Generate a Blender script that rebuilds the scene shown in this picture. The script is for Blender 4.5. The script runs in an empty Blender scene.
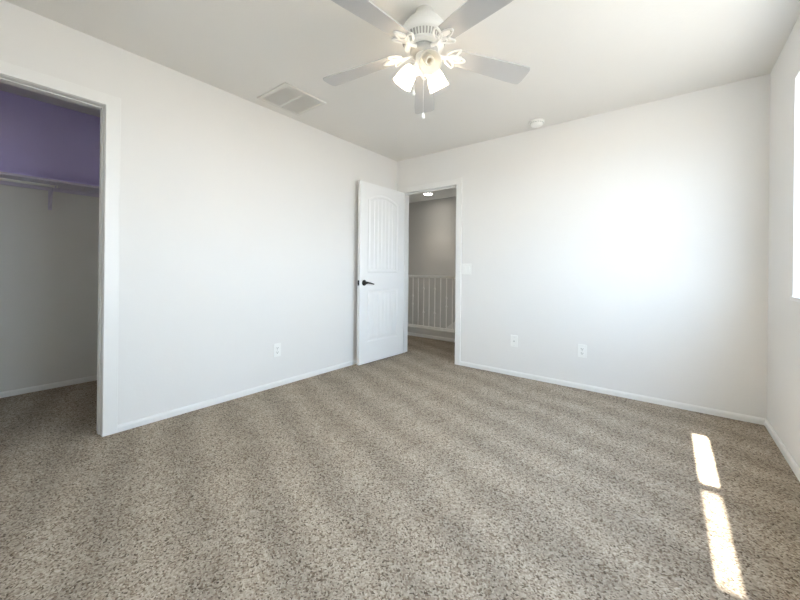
import bpy, bmesh, math, random
from mathutils import Vector, Matrix

random.seed(7)
PI = math.pi
scene = bpy.context.scene
COL = scene.collection

# ------------------------------------------------------------------ camera
cd = bpy.data.cameras.new('camera')
cam = bpy.data.objects.new('camera', cd)
COL.objects.link(cam)
cd.sensor_fit = 'HORIZONTAL'
cd.sensor_width = 36.0
cd.lens = 346.0985 / 800 * 36.0
cd.shift_x = -0.00056
cd.shift_y = -0.03709
cd.clip_start = 0.02
_F = Vector((-0.61454454, 0.78888178, 0.00073788))
_R = Vector((0.78884178, 0.61450338, 0.01068813))
_U = Vector((-0.00797824, -0.00715041, 0.99994261))
cam.matrix_world = Matrix(((_R.x, _U.x, -_F.x, 2.765239),
                           (_R.y, _U.y, -_F.y, -3.463017),
                           (_R.z, _U.z, -_F.z, 1.045696),
                           (0, 0, 0, 1)))
scene.camera = cam

# ------------------------------------------------------------------ light
SKY = 5.0
SUN = 40.0
world = bpy.data.worlds.new('daylight')
scene.world = world
world.use_nodes = True
wn = world.node_tree
wn.nodes.clear()
w_out = wn.nodes.new('ShaderNodeOutputWorld')
w_bg = wn.nodes.new('ShaderNodeBackground')
w_geo = wn.nodes.new('ShaderNodeTexCoord')
w_sep = wn.nodes.new('ShaderNodeSeparateXYZ')
w_rmp = wn.nodes.new('ShaderNodeValToRGB')
w_map = wn.nodes.new('ShaderNodeMapRange')
w_map.inputs['From Min'].default_value = -1
w_map.inputs['From Max'].default_value = 1
wn.links.new(w_geo.outputs['Generated'], w_sep.inputs[0])
wn.links.new(w_sep.outputs['Z'], w_map.inputs['Value'])
wn.links.new(w_map.outputs[0], w_rmp.inputs[0])
cr = w_rmp.color_ramp
cr.elements[0].position = 0.0
cr.elements[0].color = (0.38, 0.38, 0.36, 1)
cr.elements[1].position = 1.0
cr.elements[1].color = (0.50, 0.70, 1.0, 1)
for pos, c in ((0.46, (0.44, 0.44, 0.42, 1)), (0.51, (0.76, 0.885, 1.0, 1)), (0.66, (0.60, 0.80, 1.0, 1))):
    e = cr.elements.new(pos)
    e.color = c
wn.links.new(w_rmp.outputs[0], w_bg.inputs['Color'])
w_bg.inputs['Strength'].default_value = SKY
wn.links.new(w_bg.outputs[0], w_out.inputs[0])

sd = bpy.data.lights.new('sun', 'SUN')
sun = bpy.data.objects.new('sun', sd)
COL.objects.link(sun)
sd.energy = SUN
sd.color = (1.0, 0.95, 0.84)
sd.angle = math.radians(0.53)
sun.rotation_euler = Vector((-0.004, 1.0, -0.616)).to_track_quat('-Z', 'Y').to_euler()


def portal(name, loc, direction, sx, sy):
    d = bpy.data.lights.new(name, 'AREA')
    d.shape = 'RECTANGLE'
    d.size = sx
    d.size_y = sy
    d.cycles.is_portal = True
    o = bpy.data.objects.new(name, d)
    o.location = loc
    o.rotation_euler = Vector(direction).to_track_quat('-Z', 'Z').to_euler()
    COL.objects.link(o)
    return o


portal('window_portal', (3.46, -1.76, 1.53), (-1, 0, 0), 2.3, 1.22)
portal('window_portal', (2.25, -4.02, 1.68), (0, 1, 0), 1.52, 0.96)

scene.view_settings.view_transform = 'Standard'
scene.view_settings.look = 'None'
scene.view_settings.gamma = 1
scene.view_settings.use_curve_mapping = False
scene.view_settings.exposure = 1.43
scene.cycles.max_bounces = 14
scene.cycles.diffuse_bounces = 10
scene.cycles.transmission_bounces = 8
scene.cycles.transparent_max_bounces = 12
scene.cycles.sample_clamp_indirect = 6.0
scene.cycles.caustics_reflective = False
scene.cycles.caustics_refractive = False
scene.cycles.use_denoising = True


# ------------------------------------------------------------------ materials
def mat(name, col, rough=0.5, metal=0.0, bump=0.0, bscale=200.0, vary=0.0, vscale=3.0, emit=None, estr=0.0, spec=0.5):
    m = bpy.data.materials.new(name)
    m.use_nodes = True
    nt = m.node_tree
    b = nt.nodes['Principled BSDF']
    b.inputs['Base Color'].default_value = (*col, 1)
    b.inputs['Roughness'].default_value = rough
    b.inputs['Metallic'].default_value = metal
    b.inputs['Specular IOR Level'].default_value = spec
    tc = nt.nodes.new('ShaderNodeTexCoord')
    if vary:
        n = nt.nodes.new('ShaderNodeTexNoise')
        n.inputs['Scale'].default_value = vscale
        n.inputs['Detail'].default_value = 3
        r = nt.nodes.new('ShaderNodeValToRGB')
        r.color_ramp.elements[0].position = 0.3
        r.color_ramp.elements[1].position = 0.7
        r.color_ramp.elements[0].color = (*[max(0, c * (1 - vary)) for c in col], 1)
        r.color_ramp.elements[1].color = (*[min(1, c * (1 + vary)) for c in col], 1)
        nt.links.new(tc.outputs['Object'], n.inputs['Vector'])
        nt.links.new(n.outputs['Fac'], r.inputs[0])
        nt.links.new(r.outputs[0], b.inputs['Base Color'])
    if bump:
        n = nt.nodes.new('ShaderNodeTexNoise')
        n.inputs['Scale'].default_value = bscale
        n.inputs['Detail'].default_value = 4
        bp = nt.nodes.new('ShaderNodeBump')
        bp.inputs['Strength'].default_value = bump
        bp.inputs['Distance'].default_value = 0.002
        nt.links.new(tc.outputs['Object'], n.inputs['Vector'])
        nt.links.new(n.outputs['Fac'], bp.inputs['Height'])
        nt.links.new(bp.outputs[0], b.inputs['Normal'])
    if emit:
        b.inputs['Emission Color'].default_value = (*emit, 1)
        b.inputs['Emission Strength'].default_value = estr
    return m


WALL = mat('wall_paint', (0.80, 0.79, 0.775), 0.85, bump=0.25, bscale=60, vary=0.008, vscale=1.5, spec=0.2)
CEIL = mat('ceiling_paint', (0.79, 0.77, 0.735), 0.9, bump=0.3, bscale=50, vary=0.008, vscale=1.5, spec=0.15)
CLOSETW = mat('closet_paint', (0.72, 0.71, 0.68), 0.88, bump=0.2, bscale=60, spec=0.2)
PURPLE = mat('purple_paint', (0.70, 0.63, 1.0), 0.88, bump=0.2, bscale=60, vary=0.02, vscale=2, spec=0.2)
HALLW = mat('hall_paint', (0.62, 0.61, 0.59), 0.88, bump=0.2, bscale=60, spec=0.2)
TRIM = mat('trim_paint', (0.82, 0.815, 0.80), 0.38, bump=0.03, bscale=40, spec=0.4)
DOORW = mat('door_paint', (0.86, 0.86, 0.86), 0.4, bump=0.05, bscale=90, spec=0.4)
VINYL = mat('window_vinyl', (0.88, 0.88, 0.88), 0.3)
PLASTIC = mat('outlet_plastic', (0.88, 0.88, 0.86), 0.35)
SLOT = mat('slot_dark', (0.03, 0.03, 0.03), 0.6)
GREYSLOT = mat('slot_grey', (0.38, 0.38, 0.37), 0.6)
BLACKM = mat('dark_bronze', (0.018, 0.018, 0.02), 0.35, 0.6, bump=0.02)
STEEL = mat('brushed_steel', (0.55, 0.55, 0.55), 0.3, 1.0)
FANW = mat('fan_enamel', (0.76, 0.76, 0.75), 0.35)
BLADE = mat('fan_blade', (0.50, 0.50, 0.50), 0.45, bump=0.05, bscale=30)
FANDARK = mat('fan_flywheel', (0.42, 0.42, 0.41), 0.6)
RAILW = mat('railing_paint', (0.86, 0.85, 0.82), 0.4)
SHELFW = mat('shelf_melamine', (0.62, 0.58, 0.70), 0.5, bump=0.03)
RODM = mat('rod_enamel', (0.85, 0.84, 0.80), 0.3)
VENTW = mat('vent_enamel', (0.72, 0.70, 0.66), 0.5)
VENTB = mat('vent_filter', (0.74, 0.72, 0.68), 0.9, bump=0.4, bscale=300)
LAMP = mat('lamp_lens', (1, 1, 1), 0.5, emit=(1.0, 0.93, 0.82), estr=18)
BULB = mat('bulb_lit', (1, 1, 1), 0.5, emit=(1.0, 0.80, 0.58), estr=130)
BULBOFF = mat('bulb_off', (0.80, 0.76, 0.68), 0.3)
SOCKET = mat('lamp_socket', (0.55, 0.50, 0.42), 0.45)


def glass_shade(name='frosted_glass', glow=0.0):
    m = bpy.data.materials.new(name)
    m.use_nodes = True
    nt = m.node_tree
    nt.nodes.clear()
    out = nt.nodes.new('ShaderNodeOutputMaterial')
    d = nt.nodes.new('ShaderNodeBsdfDiffuse')
    d.inputs['Color'].default_value = (0.90, 0.89, 0.86, 1)
    t = nt.nodes.new('ShaderNodeBsdfTranslucent')
    t.inputs['Color'].default_value = (0.95, 0.93, 0.88, 1)
    g = nt.nodes.new('ShaderNodeBsdfGlossy')
    g.inputs['Roughness'].default_value = 0.25
    a = nt.nodes.new('ShaderNodeMixShader')
    a.inputs[0].default_value = 0.6
    b = nt.nodes.new('ShaderNodeMixShader')
    b.inputs[0].default_value = 0.05
    nt.links.new(d.outputs[0], a.inputs[1])
    nt.links.new(t.outputs[0], a.inputs[2])
    nt.links.new(a.outputs[0], b.inputs[1])
    nt.links.new(g.outputs[0], b.inputs[2])
    if glow:
        em = nt.nodes.new('ShaderNodeEmission')
        em.inputs['Color'].default_value = (1.0, 0.84, 0.66, 1)
        em.inputs['Strength'].default_value = glow
        ad = nt.nodes.new('ShaderNodeAddShader')
        nt.links.new(b.outputs[0], ad.inputs[0])
        nt.links.new(em.outputs[0], ad.inputs[1])
        nt.links.new(ad.outputs[0], out.inputs[0])
    else:
        nt.links.new(b.outputs[0], out.inputs[0])
    return m


FROST = glass_shade()
FROST_LIT = glass_shade('frosted_glass_lit', 1.3)


def thin_mix(name, trans, gloss_col, gloss_rough, diffuse=False):
    m = bpy.data.materials.new(name)
    m.use_nodes = True
    nt = m.node_tree
    nt.nodes.clear()
    out = nt.nodes.new('ShaderNodeOutputMaterial')
    t = nt.nodes.new('ShaderNodeBsdfTransparent')
    if diffuse:
        g = nt.nodes.new('ShaderNodeBsdfDiffuse')
    else:
        g = nt.nodes.new('ShaderNodeBsdfGlossy')
        g.inputs['Roughness'].default_value = gloss_rough
    g.inputs['Color'].default_value = (*gloss_col, 1)
    a = nt.nodes.new('ShaderNodeMixShader')
    a.inputs[0].default_value = trans
    nt.links.new(g.outputs[0], a.inputs[1])
    nt.links.new(t.outputs[0], a.inputs[2])
    nt.links.new(a.outputs[0], out.inputs[0])
    return m


GLASS = thin_mix('window_glass', 0.92, (1, 1, 1), 0.0)
SCREEN = thin_mix('insect_screen_mesh', 0.60, (0.16, 0.16, 0.14), 0, True)


def curtain_mat():
    m = bpy.data.materials.new('sheer_fabric')
    m.use_nodes = True
    nt = m.node_tree
    nt.nodes.clear()
    out = nt.nodes.new('ShaderNodeOutputMaterial')
    d = nt.nodes.new('ShaderNodeBsdfDiffuse')
    d.inputs['Color'].default_value = (0.85, 0.85, 0.83, 1)
    t = nt.nodes.new('ShaderNodeBsdfTranslucent')
    t.inputs['Color'].default_value = (0.85, 0.85, 0.83, 1)
    a = nt.nodes.new('ShaderNodeMixShader')
    a.inputs[0].default_value = 0.36
    nt.links.new(d.outputs[0], a.inputs[1])
    nt.links.new(t.outputs[0], a.inputs[2])
    nt.links.new(a.outputs[0], out.inputs[0])
    return m


CURTAIN = curtain_mat()


def carpet_mat():
    m = bpy.data.materials.new('carpet_frieze')
    m.use_nodes = True
    nt = m.node_tree
    L = nt.links.new
    b = nt.nodes['Principled BSDF']
    b.inputs['Roughness'].default_value = 1.0
    b.inputs['Specular IOR Level'].default_value = 0.05
    tc = nt.nodes.new('ShaderNodeTexCoord')

    def noise(scale, detail=2, rough=0.5):
        n = nt.nodes.new('ShaderNodeTexNoise')
        n.inputs['Scale'].default_value = scale
        n.inputs['Detail'].default_value = detail
        n.inputs['Roughness'].default_value = rough
        L(tc.outputs['Object'], n.inputs['Vector'])
        return n
    # yarn flecks: every tuft has one of a few yarn colours
    nwarp = noise(60, 2)
    wv = nt.nodes.new('ShaderNodeVectorMath')
    wv.operation = 'MULTIPLY_ADD'
    L(nwarp.outputs['Color'], wv.inputs[0])
    wv.inputs[1].default_value = (0.012, 0.012, 0.012)
    L(tc.outputs['Object'], wv.inputs[2])
    vo = nt.nodes.new('ShaderNodeTexVoronoi')
    vo.voronoi_dimensions = '2D'
    vo.inputs['Scale'].default_value = 185
    L(wv.outputs[0], vo.inputs['Vector'])
    vs_ = nt.nodes.new('ShaderNodeSeparateColor')
    L(vo.outputs['Color'], vs_.inputs[0])
    r = nt.nodes.new('ShaderNodeValToRGB')
    r.color_ramp.interpolation = 'LINEAR'
    els = r.color_ramp.elements
    els[0].position = 0.0
    els[0].color = (0.10, 0.078, 0.056, 1)
    els[1].position = 1.0
    els[1].color = (0.49, 0.426, 0.350, 1)
    for ps, c in ((0.05, (0.14, 0.110, 0.080)), (0.15, (0.225, 0.174, 0.132)), (0.42, (0.325, 0.275, 0.218)), (0.75, (0.395, 0.340, 0.275))):
        e = els.new(ps)
        e.color = (*c, 1)
    L(vs_.outputs[0], r.inputs[0])
    n1 = noise(160, 3, 0.7)
    # nap direction left by the vacuum cleaner
    sep = nt.nodes.new('ShaderNodeSeparateXYZ')
    L(tc.outputs['Object'], sep.inputs[0])
    nw = noise(1.6, 3, 0.6)

    def mth(op, a, bb=None):
        k = nt.nodes.new('ShaderNodeMath')
        k.operation = op
        for i, v in enumerate((a, bb)):
            if v is None:
                continue
            if isinstance(v, (int, float)):
                k.inputs[i].default_value = v
            else:
                L(v, k.inputs[i])
        return k.outputs[0]
    s = mth('ADD', mth('MULTIPLY', sep.outputs['X'], 0.33), mth('MULTIPLY', sep.outputs['Y'], 0.95))
    s = mth('ADD', s, mth('MULTIPLY', nw.outputs['Fac'], 0.28))
    s = mth('SINE', mth('MULTIPLY', s, 2 * PI / 0.30))
    nb = noise(5, 3, 0.6)
    s = mth('ADD', mth('MULTIPLY', s, 0.10), mth('MULTIPLY', mth('SUBTRACT', nb.outputs['Fac'], 0.5), 0.35))
    s = mth('ADD', s, 1.0)
    mul = nt.nodes.new('ShaderNodeVectorMath')
    mul.operation = 'SCALE'
    L(r.outputs[0], mul.inputs[0])
    L(s, mul.inputs['Scale'])
    L(mul.outputs[0], b.inputs['Base Color'])
    bp = nt.nodes.new('ShaderNodeBump')
    bp.inputs['Strength'].default_value = 0.35
    bp.inputs['Distance'].default_value = 0.008
    L(n1.outputs['Fac'], bp.inputs['Height'])
    L(bp.outputs[0], b.inputs['Normal'])
    return m


CARPET = carpet_mat()


# ------------------------------------------------------------------ mesh helpers
def add_box(bm, lo, hi, mi=0):
    x0, y0, z0 = lo
    x1, y1, z1 = hi
    v = [bm.verts.new(c) for c in ((x0, y0, z0), (x1, y0, z0), (x1, y1, z0), (x0, y1, z0),
                                   (x0, y0, z1), (x1, y0, z1), (x1, y1, z1), (x0, y1, z1))]
    for f in ((3, 2, 1, 0), (4, 5, 6, 7), (0, 1, 5, 4), (1, 2, 6, 5), (2, 3, 7, 6), (3, 0, 4, 7)):
        bm.faces.new([v[i] for i in f]).material_index = mi


def frame_of(d):
    d = Vector(d).normalized()
    a = Vector((0, 0, 1)) if abs(d.z) < 0.9 else Vector((1, 0, 0))
    u = d.cross(a).normalized()
    return d, u, d.cross(u).normalized()


def add_lathe(bm, prof, org=(0, 0, 0), axis=(0, 0, 1), n=32, mi=0, smooth=True, caps=True):
    """prof: list of (radius, distance along axis)"""
    d, u, w = frame_of(axis)
    org = Vector(org)
    rings = []
    for r, h in prof:
        c = org + d * h
        if r < 1e-6:
            rings.append([bm.verts.new(c)])
        else:
            rings.append([bm.verts.new(c + u * (r * math.cos(2 * PI * k / n)) + w * (r * math.sin(2 * PI * k / n))) for k in range(n)])
    for a, b in zip(rings, rings[1:]):
        for k in range(n):
            k2 = (k + 1) % n
            vs = []
            for q in ((a, k), (a, k2), (b, k2), (b, k)):
                v = q[0][q[1] % len(q[0])]
                if v not in vs:
                    vs.append(v)
            if len(vs) > 2:
                f = bm.faces.new(vs)
                f.smooth = smooth
                f.material_index = mi
    if caps:
        for rg in (rings[0], rings[-1]):
            if len(rg) > 2:
                f = bm.faces.new(rg)
                f.material_index = mi


def add_tube(bm, pts, r, n=8, closed=False, mi=0, flat=1.0):
    pts = [Vector(p) for p in pts]
    m = len(pts)
    rings = []
    up = None
    for i, p in enumerate(pts):
        if closed:
            t = pts[(i + 1) % m] - pts[i - 1]
        else:
            t = pts[min(i + 1, m - 1)] - pts[max(i - 1, 0)]
        t.normalize()
        if up is None:
            _, u, w = frame_of(t)
        else:
            u = (up - t * up.dot(t)).normalized()
            w = t.cross(u)
        up = u
        rr = r[i] if isinstance(r, (list, tuple)) else r
        rings.append([bm.verts.new(p + u * (rr * math.cos(2 * PI * k / n)) + w * (rr * flat * math.sin(2 * PI * k / n))) for k in range(n)])
    pairs = list(zip(rings, rings[1:]))
    if closed:
        pairs.append((rings[-1], rings[0]))
    for a, b in pairs:
        for k in range(n):
            f = bm.faces.new((a[k], a[(k + 1) % n], b[(k + 1) % n], b[k]))
            f.smooth = True
            f.material_index = mi
    if not closed:
        for rg in (rings[0], rings[-1]):
            bm.faces.new(rg).material_index = mi


def add_prism(bm, poly, z0, z1, M=None, mi=0):
    """poly in local xy, extruded from z0 to z1, mapped by M"""
    M = M or Matrix.Identity(4)
    a = [bm.verts.new(M @ Vector((x, y, z0))) for x, y in poly]
    b = [bm.verts.new(M @ Vector((x, y, z1))) for x, y in poly]
    bm.faces.new(a[::-1]).material_index = mi
    bm.faces.new(b).material_index = mi
    n = len(poly)
    for i in range(n):
        bm.faces.new((a[i], a[(i + 1) % n], b[(i + 1) % n], b[i])).material_index = mi


def obj(name, bm, mats, parent=None, bevel=0.0, seg=2, loc=None):
    bmesh.ops.recalc_face_normals(bm, faces=bm.faces)
    me = bpy.data.meshes.new(name)
    bm.to_mesh(me)
    bm.free()
    for m in (mats if isinstance(mats, (list, tuple)) else [mats]):
        me.materials.append(m)
    o = bpy.data.objects.new(name, me)
    COL.objects.link(o)
    if parent:
        o.parent = parent
    if loc:
        o.location = loc
    if bevel:
        md = o.modifiers.new('bevel', 'BEVEL')
        md.width = bevel
        md.segments = seg
        md.limit_method = 'ANGLE'
        md.angle_limit = math.radians(50)
    return o


def tag(o, label, cat, group=None, kind=None):
    o['label'] = label
    o['category'] = cat
    if group:
        o['group'] = group
    if kind:
        o['kind'] = kind
    return o


def thing(name, loc, label, cat, rz=0.0, group=None, kind=None):
    o = bpy.data.objects.new(name, None)
    o.empty_display_size = 0.1
    COL.objects.link(o)
    o.location = loc
    o.rotation_euler = (0, 0, rz)
    return tag(o, label, cat, group, kind)


def boxes(name, lst, mats, parent=None, bevel=0.0, loc=None):
    bm = bmesh.new()
    for b in lst:
        add_box(bm, b[0], b[1], b[2] if len(b) > 2 else 0)
    return obj(name, bm, mats, parent, bevel, loc=loc)


def struct(name, lst, mats, label, cat, bevel=0.0):
    return tag(boxes(name, lst, mats, bevel=bevel), label, cat, kind='structure')


# ------------------------------------------------------------------ dimensions
H = 2.44
W = 3.3025            # back wall runs x = 0..W at y = 0
YR = -3.85          # wall behind the camera
T = 0.115
CX = -1.43          # closet far wall
DX0, DX1, DZ = 0.091, 0.868, 2.024      # bedroom doorway
CY0, CY1, CZ = -3.62, -2.899, 2.052    # closet opening
HY = 2.26           # far wall of the stairwell
CURB = 1.062
WY0, WY1, WZ0, WZ1 = -2.90, -0.617, 0.924, 2.133   # right window
VX0, VX1, VZ0, VZ1 = 1.50, 3.008, 1.206, 2.162     # window behind the camera

# ------------------------------------------------------------------ setting
struct('floor', [((-1.65, YR - 0.2, -0.2), (W + 0.2, CURB + 0.1, 0)), ((-2.1, 0.0, -0.2), (-1.65, CURB + 0.1, 0))],
       CARPET, 'flecked beige and brown carpet over the whole floor', 'floor')
struct('ceiling', [((-2.2, YR - 0.25, H), (W + 0.25, HY + 0.25, H + 0.15))], CEIL,
       'plain white painted ceiling above the fan', 'ceiling')
struct('wall_left', [((-T, CY1, 0), (0, 0, H)), ((-T, CY0, CZ), (0, CY1, H)), ((-T, YR, 0), (0, CY0, H))], WALL,
       'white wall on the left with the closet opening', 'wall')
struct('wall_back', [((-2.2, 0, 0), (DX0, T, H)), ((DX0, 0, DZ), (DX1, T, H)), ((DX1, 0, 0), (W, T, H))], WALL,
       'white wall facing the camera with the open bedroom doorway', 'wall')
TW = 0.15
struct('wall_right', [((W, WY1, 0), (W + TW, HY, H)), ((W, YR - 0.15, 0), (W + TW, WY0, H)),
                      ((W, WY0, 0), (W + TW, WY1, WZ0)), ((W, WY0, WZ1), (W + TW, WY1, H))], WALL,
       'white wall on the right with the bright window', 'wall')
struct('wall_rear', [((-1.65, YR - TW, 0), (VX0, YR, H)), ((VX1, YR - TW, 0), (W, YR, H)),
                     ((VX0, YR - TW, 0), (VX1, YR, VZ0)), ((VX0, YR - TW, VZ1), (VX1, YR, H))], WALL,
       'white wall behind the camera with a window', 'wall')
ZS = 1.745          # closet shelf height
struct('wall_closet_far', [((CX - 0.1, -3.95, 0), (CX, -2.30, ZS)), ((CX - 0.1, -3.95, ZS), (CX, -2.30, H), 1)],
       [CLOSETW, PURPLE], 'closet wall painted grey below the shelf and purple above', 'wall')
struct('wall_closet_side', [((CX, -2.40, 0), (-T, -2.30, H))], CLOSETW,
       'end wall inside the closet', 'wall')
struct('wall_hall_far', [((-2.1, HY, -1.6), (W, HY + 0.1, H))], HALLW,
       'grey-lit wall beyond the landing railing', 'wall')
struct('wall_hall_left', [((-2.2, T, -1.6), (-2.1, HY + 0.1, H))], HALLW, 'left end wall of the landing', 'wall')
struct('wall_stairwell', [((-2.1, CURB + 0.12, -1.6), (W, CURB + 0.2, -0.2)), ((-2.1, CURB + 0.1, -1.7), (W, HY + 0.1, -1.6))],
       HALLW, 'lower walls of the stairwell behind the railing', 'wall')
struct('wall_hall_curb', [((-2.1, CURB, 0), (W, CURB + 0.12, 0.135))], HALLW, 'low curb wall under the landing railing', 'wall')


def baseboard(name, a, b, nrm, label, h=0.044):
    """a-b along the foot of the wall, nrm points into the room"""
    a, b, nrm = Vector((*a, 0)), Vector((*b, 0)), Vector((*nrm, 0))
    prof = [(0, 0), (0.013, 0), (0.013, h - 0.016), (0.011, h - 0.008), (0.006, h), (0, h)]
    bm = bmesh.new()
    ra = [bm.verts.new(a + nrm * p + Vector((0, 0, q))) for p, q in prof]
    rb = [bm.verts.new(b + nrm * p + Vector((0, 0, q))) for p, q in prof]
    for i in range(len(prof)):
        j = (i + 1) % len(prof)
        bm.faces.new((ra[i], ra[j], rb[j], rb[i]))
    bm.faces.new(ra)
    bm.faces.new(rb)
    return tag(obj(name, bm, TRIM), label, 'baseboard', kind='structure')


CW = 0.062          # casing width
baseboard('baseboard_left', (0, CY1 + 0.070), (0, 0), (1, 0), 'white baseboard along the left wall')
baseboard('baseboard_back', (DX1 + CW, 0), (W, 0), (0, -1), 'white baseboard along the back wall right of the doorway')
baseboard('baseboard_right', (W, 0), (W, YR), (-1, 0), 'white baseboard along the window wall')
baseboard('baseboard_closet', (CX, -2.40), (CX, YR), (1, 0), 'white baseboard on the far wall inside the closet')
baseboard('baseboard_hall', (-2.1, CURB), (W, CURB), (0, -1), 'white baseboard at the foot of the landing curb', h=0.05)


# door casings and jambs
def casing_back():
    bm = bmesh.new()
    t = 0.016
    for (x0, x1) in ((max(DX0 - CW, 0.002), DX0 + 0.004), (DX1 - 0.004, DX1 + CW)):
        add_box(bm, (x0, -t, 0), (x1, 0, DZ + CW))
    add_box(bm, (DX0, -t, DZ - 0.004), (DX1, 0, DZ + CW))
    # jamb boards and stops
    j = 0.018
    add_box(bm, (DX0 - 0.001, -0.002, 0), (DX0 + 0.004, T + 0.002, DZ))
    add_box(bm, (DX1 - 0.006, -0.002, 0), (DX1 + 0.001, T + 0.002, DZ))
    add_box(bm, (DX0, -0.002, DZ - 0.006), (DX1, T + 0.002, DZ + 0.001))
    for x0, x1 in ((DX0 + 0.004, DX0 + 0.014), (DX1 - 0.016, DX1 - 0.006)):
        add_box(bm, (x0, 0.040, 0), (x1, 0.075, DZ - 0.006))
    add_box(bm, (DX0 + 0.004, 0.040, DZ - 0.018), (DX1 - 0.006, 0.075, DZ - 0.006))
    # hall side casing
    add_box(bm, (DX0 - CW, T, 0), (DX0 + 0.004, T + t, DZ + CW))
    add_box(bm, (DX1 - 0.004, T, 0), (DX1 + CW, T + t, DZ + CW))
    add_box(bm, (DX0, T, DZ - 0.004), (DX1, T + t, DZ + CW))
    return tag(obj('trim_1', bm, TRIM, bevel=0.004), 'white casing and jamb around the bedroom doorway', 'door trim', kind='structure')


casing_back()


def casing_closet():
    bm = bmesh.new()
    t = 0.016
    add_box(bm, (0, CY1 - 0.004, 0), (t, CY1 + 0.070, CZ + 0.065))
    add_box(bm, (0, CY0 - 0.055, 0), (t, CY0 + 0.004, CZ + 0.065))
    add_box(bm, (0, CY0, CZ - 0.004), (t, CY1, CZ + 0.065))
    add_box(bm, (-T - 0.002, CY1 - 0.006, 0), (0.002, CY1 + 0.001, CZ))
    add_box(bm, (-T - 0.002, CY0 - 0.001, 0), (0.002, CY0 + 0.006, CZ))
    add_box(bm, (-T - 0.002, CY0, CZ - 0.006), (0.002, CY1, CZ + 0.001))
    # raised stop strips on the jamb
    add_box(bm, (-0.075, CY1 - 0.012, 0), (-0.040, CY1 - 0.006, CZ - 0.006))
    add_box(bm, (-0.075, CY0 + 0.006, 0), (-0.040, CY0 + 0.012, CZ - 0.006))
    add_box(bm, (-0.075, CY0 + 0.006, CZ - 0.012), (-0.040, CY1 - 0.006, CZ - 0.006))
    return tag(obj('trim_2', bm, TRIM, bevel=0.004), 'white casing and jamb around the closet opening', 'door trim', kind='structure')


casing_closet()


# ------------------------------------------------------------------ windows
def window(name, along, lo, hi, z0, z1, plane, sgn, label, screen_low=True):
    """vertical single-hung window; 'along' = 'y' or 'x' axis of its width, plane = inner face coordinate of the frame, sgn = outward direction"""
    def B(a0, a1, d0, d1, za, zb):
        p0, p1 = plane + sgn * d0, plane + sgn * d1
        p0, p1 = min(p0, p1), max(p0, p1)
        if along == 'y':
            return ((p0, a0, za), (p1, a1, zb))
        return ((a0, p0, za), (a1, p1, zb))
    root = bpy.data.objects.new(name, None)
    COL.objects.link(root)
    tag(root, label, 'window', kind='structure')
    f = 0.035
    boxes('frame', [B(lo, lo + f, 0, 0.06, z0, z1), B(hi - f, hi, 0, 0.06, z0, z1),
                    B(lo + f, hi - f, 0, 0.06, z0, z0 + f), B(lo + f, hi - f, 0, 0.06, z1 - f, z1)], VINYL, root, 0.003)
    zm = (z0 + z1) / 2
    boxes('meeting_rail', [B(lo + f, hi - f, 0.012, 0.05, zm - 0.017, zm + 0.017)], VINYL, root, 0.003)
    for k, (a, b) in enumerate(((z0 + f, zm - 0.017), (zm + 0.017, z1 - f))):
        boxes('pane', [B(lo + f, hi - f, 0.030, 0.034, a, b)], GLASS, root)
    return root


window('window_1', 'y', WY0, WY1, WZ0, WZ1, W + 0.08, 1, 'bright white framed window at the right edge of the picture')
boxes_sill = struct('trim_3', [((W - 0.012, WY0 - 0.02, WZ0 - 0.02), (W + 0.08, WY1 + 0.0, WZ0 + 0.002))], TRIM,
                    'thin white sill under the right window', 'window sill', bevel=0.004)
window('window_2', 'x', VX0, VX1, VZ0, VZ1, YR - 0.05, -1, 'white framed window in the wall behind the camera')
scr = boxes('insect_screen', [((VX0 + 0.03, YR - 0.118, VZ0 + 0.02), (VX1 - 0.03, YR - 0.116, (VZ0 + VZ1) / 2))], SCREEN,
            bpy.data.objects['window_2'])

# ------------------------------------------------------------------ open bedroom door
DW, DT, DH = 0.757, 0.035, 2.004
ang = math.radians(1.5)
door = bpy.data.objects.new('door_1', None)
COL.objects.link(door)
tag(door, 'white two panel door with arched top panel standing open against the left wall', 'door', kind='structure')
# local frame: +x from hinge to free edge, +y out of the face seen by the camera, z up
u = Vector((-math.sin(ang), -math.cos(ang), 0))
nrm = Vector((math.cos(ang), -math.sin(ang), 0))
door.matrix_world = Matrix(((u.x, nrm.x, 0, 0.101), (u.y, nrm.y, 0, -0.020), (0, 0, 1, 0.014), (0, 0, 0, 1)))


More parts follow.
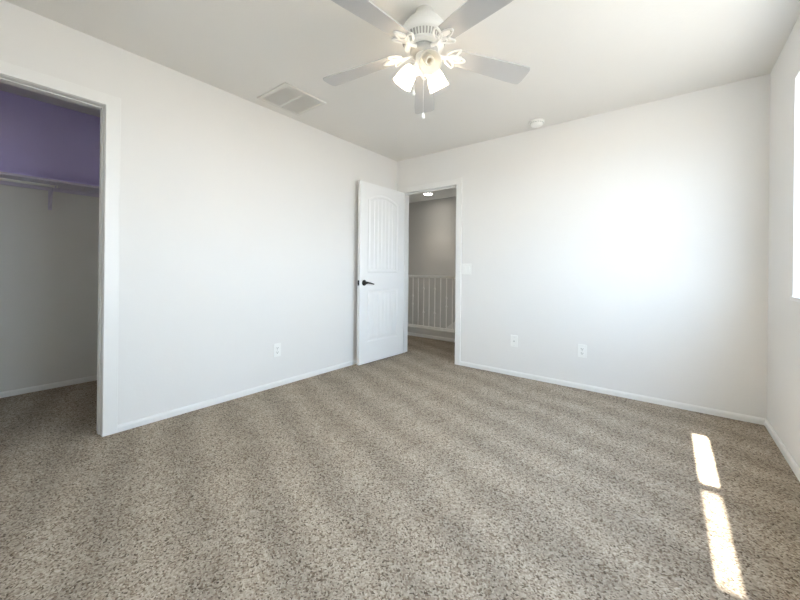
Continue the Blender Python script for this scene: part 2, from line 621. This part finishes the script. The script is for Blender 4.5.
def door_slab():
    bm = bmesh.new()
    rec = 0.007
    add_box(bm, (0, rec + 0.001, 0), (DW, DT - rec - 0.001, DH))
    sx0, sx1 = 0.118, DW - 0.118
    panels = [(0.235, 0.812, 0.0), (1.005, 1.825, 0.075)]   # z0, z1 at the springing, rise of the arch
    N = 24

    def loop(z0, z1, rise, d, y):
        a, b = sx0 + d, sx1 - d
        pts = [(a, z0 + d), (b, z0 + d)]
        for i in range(N + 1):
            t = i / N
            x = b + (a - b) * t
            q = (x - sx0) / (sx1 - sx0)
            pts.append((x, z1 - d + rise * (1 - (2 * q - 1) ** 2)))
        return [Vector((x, y, z)) for x, z in pts]

    for face in (0, 1):
        Y = (lambda dep: DT - dep) if face else (lambda dep: dep)
        y0, y1 = sorted((Y(0), Y(rec + 0.002)))
        add_box(bm, (0, y0, 0), (sx0, y1, DH))
        add_box(bm, (sx1, y0, 0), (DW, y1, DH))
        add_box(bm, (sx0, y0, 0), (sx1, y1, panels[0][0]))
        add_box(bm, (sx0, y0, panels[0][1]), (sx1, y1, panels[1][0]))
        # arched top rail
        top = [(p.x, p.z) for p in loop(panels[1][0], panels[1][1], panels[1][2], 0, 0)[2:]]
        poly = top + [(sx0, DH), (sx1, DH)]
        va = [bm.verts.new((x, y0, z)) for x, z in poly]
        vb = [bm.verts.new((x, y1, z)) for x, z in poly]
        bm.faces.new(va)
        bm.faces.new(vb)
        for i in range(len(poly)):
            j = (i + 1) % len(poly)
            bm.faces.new((va[i], va[j], vb[j], vb[i]))
        for z0, z1, rise in panels:
            prof = [(0.0, 0.0), (0.010, 0.006), (0.016, rec), (0.024, rec), (0.044, 0.0015)]
            prev = None
            for d, dep in prof:
                ring = [bm.verts.new(p) for p in loop(z0, z1, rise, d, Y(dep))]
                if prev:
                    for i in range(len(ring)):
                        j = (i + 1) % len(ring)
                        bm.faces.new((prev[i], prev[j], ring[j], ring[i]))
                prev = ring
            # planked field with v grooves
            d, dep = prof[-1]
            a, b = sx0 + d, sx1 - d
            K = 7
            xs = [(a, dep)]
            for k in range(1, K):
                xc = a + (b - a) * k / K
                xs += [(xc - 0.005, dep), (xc, dep + 0.005), (xc + 0.005, dep)]
            xs.append((b, dep))
            low, high = [], []
            for x, dd in xs:
                q = (x - sx0) / (sx1 - sx0)
                low.append(bm.verts.new((x, Y(dd), z0 + d)))
                high.append(bm.verts.new((x, Y(dd), z1 - d + rise * (1 - (2 * q - 1) ** 2))))
            for i in range(len(xs) - 1):
                bm.faces.new((low[i], low[i + 1], high[i + 1], high[i]))
    return obj('slab', bm, DOORW, door)


door_slab()
# lever handle (both faces), latch plate, hinges
for face in (1, 0):
    s = 1 if face else -1
    y = DT if face else 0.0
    bm = bmesh.new()
    ax = (0, s, 0)
    hx, hz = DW - 0.066, 0.893
    add_lathe(bm, [(0.032, 0), (0.032, 0.004), (0.028, 0.010), (0.014, 0.013), (0.011, 0.030), (0.012, 0.045), (0.0, 0.047)], (hx, y, hz), ax, 24)
    pts = []
    rad = []
    for i in range(12):
        t = i / 11
        pts.append((hx - 0.112 * t, y + s * (0.040 + 0.003 * math.sin(PI * t)), hz + 0.004 - 0.020 * t ** 1.5))
        rad.append(0.0125 - 0.0065 * t ** 0.7 + (0.002 if i == 11 else 0))
    add_tube(bm, pts, rad, 10)
    h = obj('lever_handle', bm, BLACKM, door)
    h['label'] = 'black lever handle with round rosette'
bm = bmesh.new()
add_box(bm, (DW, 0.006, 0.893 - 0.028), (DW + 0.002, DT - 0.006, 0.893 + 0.028))
add_box(bm, (DW + 0.002, 0.011, 0.893 - 0.009), (DW + 0.009, DT - 0.012, 0.893 + 0.009))
lp = obj('latch_plate', bm, BLACKM, door)
lp['label'] = 'black latch plate on the door edge'
for hz in (0.18, 1.0, 1.80):
    bm = bmesh.new()
    add_lathe(bm, [(0.006, 0), (0.006, 0.088)], (-0.004, -0.004, hz), (0, 0, 1), 12)
    add_box(bm, (-0.003, 0.001, hz), (0.0, 0.03, hz + 0.088))
    hh = obj('hinge', bm, BLACKM, door)
    hh['label'] = 'dark hinge'

# ------------------------------------------------------------------ ceiling fan
FX, FY = 1.712, -1.926
fan = thing('ceiling_fan', (FX, FY, 0), 'white five blade ceiling fan with three frosted glass lamp shades', 'ceiling fan')
bm = bmesh.new()
add_lathe(bm, [(0.046, 2.44), (0.048, 2.418), (0.058, 2.414), (0.062, 2.404), (0.070, 2.396), (0.092, 2.376), (0.110, 2.352), (0.118, 2.334), (0.121, 2.328)], n=48)
obj('canopy', bm, FANW, fan)
bm = bmesh.new()
add_lathe(bm, [(0.121, 2.328), (0.127, 2.322), (0.127, 2.292), (0.123, 2.287), (0.119, 2.284), (0.103, 2.250), (0.106, 2.246), (0.104, 2.240), (0.070, 2.236)], n=48)
mh = obj('motor_housing', bm, FANW, fan)
bm = bmesh.new()
for k in range(44):
    a = 2 * PI * k / 44
    M = Matrix.Rotation(a, 4, 'Z')
    r0, z0, r1, z1 = 0.1185, 2.280, 0.1055, 2.254
    w = 0.0045
    dz = 0.0012
    v = [bm.verts.new(M @ Vector(c)) for c in ((r0 + dz, -w, z0), (r0 + dz, w, z0), (r1 + dz, w, z1), (r1 + dz, -w, z1),
                                               (r0 - .003, -w, z0), (r0 - .003, w, z0), (r1 - .003, w, z1), (r1 - .003, -w, z1))]
    for f in ((0, 1, 2, 3), (7, 6, 5, 4), (0, 4, 5, 1), (1, 5, 6, 2), (2, 6, 7, 3), (3, 7, 4, 0)):
        bm.faces.new([v[i] for i in f])
vs = obj('vent_slots', bm, GREYSLOT, mh)
vs['label'] = 'ring of grey cooling slots'
bm = bmesh.new()
add_lathe(bm, [(0.070, 2.238), (0.074, 2.230), (0.074, 2.214), (0.060, 2.208), (0.040, 2.206)], n=32)
fw = obj('flywheel', bm, FANDARK, fan)
fw['label'] = 'grey flywheel under the motor'
bm = bmesh.new()
add_lathe(bm, [(0.036, 2.212), (0.044, 2.202), (0.045, 2.156), (0.040, 2.146), (0.040, 2.128), (0.034, 2.112), (0.018, 2.102), (0.008, 2.098), (0.008, 2.090), (0.0, 2.086)], n=32)
obj('switch_housing', bm, FANW, fan)

R_TIP = 0.615
PITCH = math.radians(10)


def make_blade(az):
    c, s = math.cos(az), math.sin(az)
    droop = math.radians(5.5)
    er, et = Vector((c * math.cos(droop), s * math.cos(droop), -math.sin(droop))), Vector((-s, c, 0))
    zb = 2.236
    upv = et.cross(er) * -1.0
    tn = (et * math.cos(PITCH) - upv * math.sin(PITCH))
    nn = er.cross(tn)

    def P(r, t, h=0.0):
        return er * r + tn * t + nn * h + Vector((0, 0, zb))
    # blade board
    out = []
    r0 = 0.165
    half = []
    for i in range(21):
        t = i / 20
        r = r0 + (R_TIP - r0) * t
        w = 0.050 + 0.018 * min(1, t * 1.25)
        half.append((r, w))
    pts = []
    # root: rounded
    for k in range(9):
        a = PI / 2 + PI * k / 8
        pts.append((r0 + 0.012 + 0.022 * math.cos(a) * 1.0, 0.050 * math.sin(a)))
    low = [(r, -w) for r, w in half[1:-1]]
    pts += low
    wt = half[-1][1]
    for k in range(13):
        a = -PI / 2 + PI * k / 12
        ca, sa = math.cos(a), math.sin(a)
        pts.append((R_TIP - 0.020 + 0.020 * (abs(ca) ** 0.8), wt * math.copysign(abs(sa) ** 0.55, sa)))
    pts += [(r, w) for r, w in half[1:-1]][::-1]
    bm = bmesh.new()
    va = [bm.verts.new(P(r, t, 0.003)) for r, t in pts]
    vb = [bm.verts.new(P(r, t, -0.003)) for r, t in pts]
    bm.faces.new(va)
    bm.faces.new(vb[::-1])
    for i in range(len(pts)):
        j = (i + 1) % len(pts)
        bm.faces.new((va[i], va[j], vb[j], vb[i]))
    obj('blade', bm, BLADE, fan)
    # cast blade iron: arm and open-work leaf loops under the blade root
    bm = bmesh.new()
    hh = -0.0085
    arm = []
    for i in range(9):
        t = i / 8
        zz = 2.232 * (1 - t) + zb * t
        p = er * (0.060 + 0.085 * t) + tn * 0 + Vector((0, 0, zz - 0.010 * math.sin(PI * t))) + nn * (hh * t)
        arm.append(p)
    add_tube(bm, arm, [0.012, 0.011, 0.010, 0.009, 0.009, 0.009, 0.009, 0.009, 0.008], 10)

    def leaf(cr, ct, L, Wd, rot):
        lp = []
        for k in range(22):
            a = 2 * PI * k / 22
            x = L * math.cos(a)
            y = Wd * math.sin(a) * (1 - 0.35 * math.cos(a))
            lp.append(P(cr + x * math.cos(rot) - y * math.sin(rot), ct + x * math.sin(rot) + y * math.cos(rot), hh))
        add_tube(bm, lp, 0.0058, 8, closed=True)
    leaf(0.190, 0.0, 0.047, 0.021, 0)
    leaf(0.160, 0.032, 0.040, 0.019, math.radians(48))
    leaf(0.160, -0.032, 0.040, 0.019, math.radians(-48))
    for r_, t_ in ((0.172, 0.0), (0.205, 0.020), (0.205, -0.020)):
        add_lathe(bm, [(0.0, -0.004), (0.005, -0.003), (0.006, 0.0)], P(r_, t_, -0.005), nn, 10)
    # solid web joining the loops to the blade
    web = [P(0.125, -0.012, -0.004), P(0.125, 0.012, -0.004), P(0.215, 0.012, -0.004), P(0.215, -0.012, -0.004)]
    wv = [bm.verts.new(p) for p in web] + [bm.verts.new(p - nn * 0.004) for p in web]
    for f in ((3, 2, 1, 0), (4, 5, 6, 7), (0, 1, 5, 4), (1, 2, 6, 5), (2, 3, 7, 6), (3, 0, 4, 7)):
        bm.faces.new([wv[i] for i in f])
    obj('blade_iron', bm, FANW, fan)


for k in range(5):
    make_blade(math.radians(195.6 - 72 * k))

for n_, az in enumerate((-41.6, 78.4, 198.4)):
    a = math.radians(az)
    TILT = math.radians(44 if n_ == 0 else 55)
    er = Vector((math.cos(a), math.sin(a), 0))
    ax = (er * math.cos(TILT) - Vector((0, 0, 1)) * math.sin(TILT)).normalized()
    o = er * 0.056 + Vector((0, 0, 2.164))
    bm = bmesh.new()
    add_tube(bm, [er * 0.034 + Vector((0, 0, 2.136)), er * 0.045 + Vector((0, 0, 2.148)), er * 0.052 + Vector((0, 0, 2.160)), o + ax * 0.004], 0.0085, 10)
    add_lathe(bm, [(0.010, -0.006), (0.022, 0.0), (0.026, 0.010), (0.026, 0.026), (0.022, 0.028)], o, ax, 24)
    arm = obj('light_arm', bm, FANW, fan)
    # bell shade: outer and inner skin
    prof_o = [(0.024, 0.014), (0.030, 0.020), (0.038, 0.034), (0.045, 0.056), (0.049, 0.080), (0.052, 0.104), (0.056, 0.120)]
    prof_i = [(r - 0.0025, h) for r, h in prof_o[::-1]]
    bm = bmesh.new()
    add_lathe(bm, prof_o + prof_i, o, ax, 36, caps=False)
    lit = n_ != 0
    sh = obj('lamp_shade', bm, FROST_LIT if lit else FROST, arm)
    sh['label'] = 'glowing frosted glass bell shade' if lit else 'unlit frosted glass bell shade'
    bm = bmesh.new()
    add_lathe(bm, [(0.014, 0.024), (0.014, 0.046), (0.010, 0.048)], o, ax, 16, mi=1)
    if lit:
        add_lathe(bm, [(0.010, 0.046), (0.016, 0.056), (0.025, 0.074), (0.027, 0.086), (0.021, 0.100), (0.010, 0.107), (0.0, 0.109)], o, ax, 20)
    else:
        d_, u_, w_ = frame_of(ax)
        sp = []
        for i in range(60):
            t = i / 59
            q = 2 * PI * 3.2 * t
            rr = 0.019
            sp.append(o + d_ * (0.050 + 0.046 * t) + u_ * rr * math.cos(q) + w_ * rr * math.sin(q))
        add_tube(bm, sp, 0.0050, 8)
        add_lathe(bm, [(0.018, 0.044), (0.018, 0.052), (0.0, 0.053)], o, ax, 16)
    b_ = obj('bulb', bm, [BULB if lit else BULBOFF, SOCKET], arm)
    b_['label'] = 'glowing bulb' if lit else 'unlit spiral bulb'

# pull chains
cv = Vector((1.138, -1.642, 0)).normalized()
rv = Vector((0.825, 0.566, 0))
for dx, zt, L in ((-0.001, 2.145, 0.268), (-0.052, 2.145, 0.145)):
    p0 = cv * 0.042 + rv * dx
    bm = bmesh.new()
    add_tube(bm, [p0 * 0.75 + Vector((0, 0, zt)), p0 + Vector((0, 0, zt - 0.006)), p0 + Vector((0, 0, zt - L))], 0.0014, 6)
    nb = int(L / 0.008)
    for i in range(nb):
        z = zt - 0.008 - i * 0.008
        add_lathe(bm, [(0.0, 0.002), (0.0021, 0.0), (0.0, -0.002)], p0 + Vector((0, 0, z)), (0, 0, 1), 6)
    ch = obj('pull_chain', bm, FANW, fan)
    bm = bmesh.new()
    zk = zt - L
    add_lathe(bm, [(0.0, 0.0), (0.004, -0.002), (0.0055, -0.010), (0.0095, -0.022), (0.0085, -0.030), (0.0, -0.034)], p0 + Vector((0, 0, zk)), (0, 0, 1), 14)
    obj('chain_pull', bm, PLASTIC, ch)

# ------------------------------------------------------------------ ceiling return vent
vent = thing('ceiling_vent', (0.302, -1.775, H), 'square white return air vent on the ceiling near the left wall', 'vent')
vx0, vx1, vy0, vy1 = -0.196, 0.196, -0.197, 0.197
fr = 0.030
bm = bmesh.new()
for lo, hi in (((vx0, vy0, -0.012), (vx1, vy0 + fr, 0)), ((vx0, vy1 - fr, -0.012), (vx1, vy1, 0)),
               ((vx0, vy0 + fr, -0.012), (vx0 + fr, vy1 - fr, 0)), ((vx1 - fr, vy0 + fr, -0.012), (vx1, vy1 - fr, 0))):
    add_box(bm, lo, hi)
obj('frame', bm, VENTW, vent, 0.003)
boxes('divider', [((vx0 + fr, -0.009, -0.011), (vx1 - fr, 0.009, -0.001))], VENTW, vent, 0.002)
boxes('filter_backing', [((vx0 + fr, vy0 + fr, -0.002), (vx1 - fr, vy1 - fr, -0.0005))], VENTB, vent)
bm = bmesh.new()
for half in ((vy0 + fr, -0.009), (0.009, vy1 - fr)):
    nl = 12
    for i in range(nl):
        y = half[0] + (half[1] - half[0]) * (i + 0.5) / nl
        v = [bm.verts.new(c) for c in ((vx0 + fr, y - 0.006, -0.0075), (vx1 - fr, y - 0.006, -0.0075), (vx1 - fr, y + 0.006, -0.005), (vx0 + fr, y + 0.006, -0.005),
                                       (vx0 + fr, y - 0.006, -0.0085), (vx1 - fr, y - 0.006, -0.0085), (vx1 - fr, y + 0.006, -0.006), (vx0 + fr, y + 0.006, -0.006))]
        for f in ((3, 2, 1, 0), (4, 5, 6, 7), (0, 1, 5, 4), (1, 2, 6, 5), (2, 3, 7, 6), (3, 0, 4, 7)):
            bm.faces.new([v[i] for i in f])
obj('louvres', bm, VENTW, vent)

# ------------------------------------------------------------------ smoke detector
sm = thing('smoke_detector', (1.780, -0.168, H), 'round white smoke detector on the ceiling near the back wall', 'smoke detector')
bm = bmesh.new()
add_lathe(bm, [(0.066, 0.0), (0.066, -0.012), (0.060, -0.014)], n=36)
obj('mounting_base', bm, PLASTIC, sm)
bm = bmesh.new()
add_lathe(bm, [(0.056, -0.012), (0.056, -0.020), (0.054, -0.030), (0.046, -0.040), (0.028, -0.045), (0.0, -0.046)], n=36)
obj('cover', bm, PLASTIC, sm)
bm = bmesh.new()
for k in range(18):
    a = 2 * PI * k / 18
    M = Matrix.Rotation(a, 4, 'Z')
    v = [bm.verts.new(M @ Vector(c)) for c in ((0.0545, -0.005, -0.0185), (0.0575, -0.005, -0.0185), (0.0575, 0.005, -0.0185), (0.0545, 0.005, -0.0185),
                                               (0.0545, -0.005, -0.0225), (0.0575, -0.005, -0.0225), (0.0575, 0.005, -0.0225), (0.0545, 0.005, -0.0225))]
    for f in ((3, 2, 1, 0), (4, 5, 6, 7), (0, 1, 5, 4), (1, 2, 6, 5), (2, 3, 7, 6), (3, 0, 4, 7)):
        bm.faces.new([v[i] for i in f])
obj('vent_ring', bm, GREYSLOT, sm)


# ------------------------------------------------------------------ wall plates (built facing -y, then turned)
def wall_plate(name, loc, rz, kind, label, cat, group=None):
    t = thing(name, loc, label, cat, rz, group)
    wd = 0.116 if kind == 'switch' else 0.072
    ht = 0.118
    bm = bmesh.new()
    add_box(bm, (-wd / 2, -0.006, -ht / 2), (wd / 2, 0, ht / 2))
    obj('cover_plate', bm, PLASTIC, t, 0.003)
    if kind == 'outlet':
        for s in (1, -1):
            zc = s * 0.0195
            bm = bmesh.new()
            poly = []
            for k in range(24):
                a = 2 * PI * k / 24
                poly.append((max(-0.0165, min(0.0165, 0.0195 * math.cos(a))), 0.0140 * math.sin(a)))
            M = Matrix.Translation((0, -0.006, zc)) @ Matrix.Rotation(PI / 2, 4, 'X')
            add_prism(bm, poly, -0.001, 0.003, M)
            rc = obj('receptacle', bm, PLASTIC, t)
            bm = bmesh.new()
            add_box(bm, (-0.0085, -0.0096, zc - 0.003), (-0.0055, -0.0088, zc + 0.007))
            add_box(bm, (0.0055, -0.0096, zc - 0.002), (0.0085, -0.0088, zc + 0.006))
            add_lathe(bm, [(0.0030, 0.0088), (0.0030, 0.0096)], (0, 0, zc - 0.008), (0, -1, 0), 10)
            sl = obj('slots', bm, SLOT, rc)
            sl['label'] = 'dark plug slots'
        bm = bmesh.new()
        add_lathe(bm, [(0.0032, 0.005), (0.0030, 0.0072), (0.0, 0.0075)], (0, 0, 0), (0, -1, 0), 12)
        obj('screw', bm, STEEL, t)
    elif kind == 'coax':
        bm = bmesh.new()
        add_lathe(bm, [(0.0085, 0.005), (0.0085, 0.009), (0.0050, 0.0095), (0.0050, 0.018), (0.0, 0.018)], (0, 0, 0), (0, -1, 0), 12)
        cx = obj('jack', bm, STEEL, t)
        cx['label'] = 'small metal cable jack in the plate centre'
        for s in (1, -1):
            bm = bmesh.new()
            add_lathe(bm, [(0.0032, 0.005), (0.0030, 0.0072), (0.0, 0.0075)], (0, 0, s * 0.042), (0, -1, 0), 12)
            obj('screw', bm, STEEL, t)
    else:
        for s in (-1, 1):
            bm = bmesh.new()
            xc = s * 0.023
            v = [bm.verts.new(c) for c in ((xc - 0.0165, -0.004, -0.033), (xc + 0.0165, -0.004, -0.033), (xc + 0.0165, -0.004, 0.033), (xc - 0.0165, -0.004, 0.033),
                                           (xc - 0.0165, -0.0075, -0.033), (xc + 0.0165, -0.0075, -0.033), (xc + 0.0165, -0.0115, 0.033), (xc - 0.0165, -0.0115, 0.033))]
            for f in ((3, 2, 1, 0), (4, 5, 6, 7), (0, 1, 5, 4), (1, 2, 6, 5), (2, 3, 7, 6), (3, 0, 4, 7)):
                bm.faces.new([v[i] for i in f])
            obj('rocker', bm, PLASTIC, t, 0.001)
    return t


wall_plate('light_switch', (0.994, 0, 1.070), 0, 'switch', 'white double rocker light switch beside the bedroom doorway', 'light switch')
wall_plate('cable_outlet', (1.532, 0, 0.348), 0, 'coax', 'white wall plate with one small jack, nearest the doorway', 'wall plate')
wall_plate('power_outlet', (2.149, 0, 0.341), 0, 'outlet', 'white power outlet low on the back wall, right of the small jack plate', 'outlet')
wall_plate('power_outlet', (0, -1.696, 0.324), PI / 2, 'outlet', 'white power outlet low on the left wall between closet and open door', 'outlet')

# ------------------------------------------------------------------ closet shelf and rod
cy0, cy1 = YR + 0.02, -2.402
SD = 0.295
shelf = thing('closet_shelf', (CX, 0, 0), 'pale closet shelf across the closet far wall under the purple paint', 'shelf')
boxes('board', [((0.0, cy0, ZS - 0.018), (SD, cy1, ZS))], SHELFW, shelf, 0.002)
boxes('cleat', [((0.0, cy0, ZS - 0.050), (0.018, cy1, ZS - 0.018))], SHELFW, shelf, 0.002)
rod_x, rod_z = SD - 0.030, ZS - 0.050
for yb in (-2.975,):
    bm = bmesh.new()
    add_box(bm, (0.018, yb - 0.012, ZS - 0.021), (SD - 0.01, yb + 0.012, ZS - 0.018))
    add_box(bm, (0.018, yb - 0.012, ZS - 0.215), (0.022, yb + 0.012, ZS - 0.018))
    pts = []
    for i in range(13):
        t = i / 12
        pts.append((0.022 + (SD - 0.07) * t, yb, ZS - 0.20 + 0.17 * (1 - (1 - t) ** 2.0)))
    add_tube(bm, pts, 0.006, 8)
    hook = []
    for i in range(11):
        a = PI * (-0.05 + 1.15 * i / 10)
        hook.append((rod_x + 0.0165 * math.cos(a + PI), yb, rod_z + 0.0165 * math.sin(a + PI)))
    add_tube(bm, [(rod_x - 0.0165, yb, ZS - 0.02)] + hook, 0.005, 8)
    br = obj('bracket', bm, SHELFW, shelf)
    br['label'] = 'curved bracket holding shelf and rod'
bm = bmesh.new()
add_lathe(bm, [(0.010, cy0), (0.010, -2.960)], (CX + rod_x, 0, rod_z), (0, 1, 0), 20)
tag(obj('clothes_rod', bm, RODM), 'white round clothes rod hanging under the closet shelf', 'clothes rod')

# ------------------------------------------------------------------ landing railing
rail = thing('stair_railing', (0, CURB + 0.06, 0.135), 'white stair railing with knuckled iron balusters on the landing', 'railing')
bm = bmesh.new()
poly = [(-0.030, 0.0), (0.030, 0.0), (0.032, 0.018), (0.022, 0.036), (0.0, 0.042), (-0.022, 0.036), (-0.032, 0.018)]
M = Matrix(((0, 0, 1, 0), (1, 0, 0, 0), (0, 1, 0, 0.800), (0, 0, 0, 1)))
add_prism(bm, poly, -2.09, 2.2, M)
obj('handrail', bm, RAILW, rail)
boxes('shoe_rail', [((-2.09, -0.066, 0), (2.2, 0.066, 0.018)), ((-2.09, -0.028, 0.018), (2.2, 0.028, 0.034))], RAILW, rail, 0.004)
for k in range(-9, 5):
    x = 0.085 + 0.1047 * k
    bm = bmesh.new()
    h0, h1 = 0.034, 0.802
    r = 0.0065
    add_box(bm, (x - r, -r, h0), (x + r, r, h1))
    kind = k % 6
    b = obj('baluster', bm, RAILW, rail)
    hs = {0: (0.50, 0.37), 2: (0.63, 0.25), 4: (0.63, 0.25)}.get(kind, ())
    for hk in hs:
        bm = bmesh.new()
        add_lathe(bm, [(0.007, -0.022), (0.011, -0.018), (0.012, -0.012), (0.017, 0.0), (0.012, 0.012), (0.011, 0.018), (0.007, 0.022)], (x, 0, hk), (0, 0, 1), 12)
        obj('knuckle', bm, RAILW, b)

# sloping skirt board of the stairs, seen between the last balusters
bm = bmesh.new()
poly = [(-0.62, -0.24), (-0.62, -0.06), (1.2, 1.26), (1.2, 1.08)]
add_prism(bm, poly, HY - 0.018, HY, Matrix(((1, 0, 0, 0), (0, 0, 1, 0), (0, 1, 0, 0), (0, 0, 0, 1))))
tag(obj('trim_4', bm, TRIM), 'white sloping stair skirt board on the wall behind the railing', 'stair trim', kind='structure')

# ------------------------------------------------------------------ landing ceiling lamp
dl = thing('recessed_light', (-0.709, 1.786, H), 'round glowing recessed light in the landing ceiling', 'ceiling light')
bm = bmesh.new()
prof = [(0.095, 0.0), (0.095, -0.004), (0.088, -0.007), (0.076, -0.006), (0.076, 0.0)]
add_lathe(bm, prof, n=40, caps=False)
obj('trim_ring', bm, PLASTIC, dl)
bm = bmesh.new()
add_lathe(bm, [(0.0, -0.003), (0.076, -0.003), (0.076, -0.001), (0.0, -0.001)], n=40, caps=False)
ln = obj('lens', bm, LAMP, dl)
ln['label'] = 'glowing white lens'
ld = bpy.data.lights.new('landing_light', 'SPOT')
ld.energy = 13
ld.spot_size = math.radians(100)
ld.spot_blend = 1.0
ld.color = (1.0, 0.90, 0.76)
ld.shadow_soft_size = 0.06
lo_ = bpy.data.objects.new('landing_light', ld)
COL.objects.link(lo_)
lo_.location = (-0.709, 1.786, H - 0.02)

# ------------------------------------------------------------------ unseen curtain added behind the camera; its gap narrows the sun to a strip
cur = thing('sun_strip_curtain', (0, YR + 0.06, 0), 'white sheer curtain added unseen behind the camera to narrow the sunlight', 'curtain')
bm = bmesh.new()
x0, x1 = VX0 - 0.12, 2.906
nx = 120
top, bot = [], []
for i in range(nx + 1):
    t = i / nx
    x = x0 + (x1 - x0) * t
    dy = 0.016 * math.sin(2 * PI * t * 14) + 0.004 * math.sin(2 * PI * t * 5.3)
    top.append(bm.verts.new((x, dy, VZ1 + 0.10)))
    bot.append(bm.verts.new((x, dy * 1.2, VZ0 - 0.15)))
for i in range(nx):
    bm.faces.new((bot[i], bot[i + 1], top[i + 1], top[i])).smooth = True
cl = obj('fabric', bm, CURTAIN, cur)
sol = cl.modifiers.new('solid', 'SOLIDIFY')
sol.thickness = 0.0015
bm = bmesh.new()
add_lathe(bm, [(0.010, VX0 - 0.18), (0.010, VX1 + 0.15)], (0, 0, VZ1 + 0.105), (1, 0, 0), 16)
add_lathe(bm, [(0.0, -0.02), (0.018, -0.01), (0.018, 0.01), (0.0, 0.02)], (VX1 + 0.15, 0, VZ1 + 0.105), (1, 0, 0), 16)
add_lathe(bm, [(0.0, -0.02), (0.018, -0.01), (0.018, 0.01), (0.0, 0.02)], (VX0 - 0.18, 0, VZ1 + 0.105), (1, 0, 0), 16)
for xb in (VX0 - 0.14, VX1 + 0.11):
    add_box(bm, (xb - 0.006, -0.06, VZ1 + 0.098), (xb + 0.006, 0.0, VZ1 + 0.112))
obj('curtain_rod', bm, STEEL, cur)
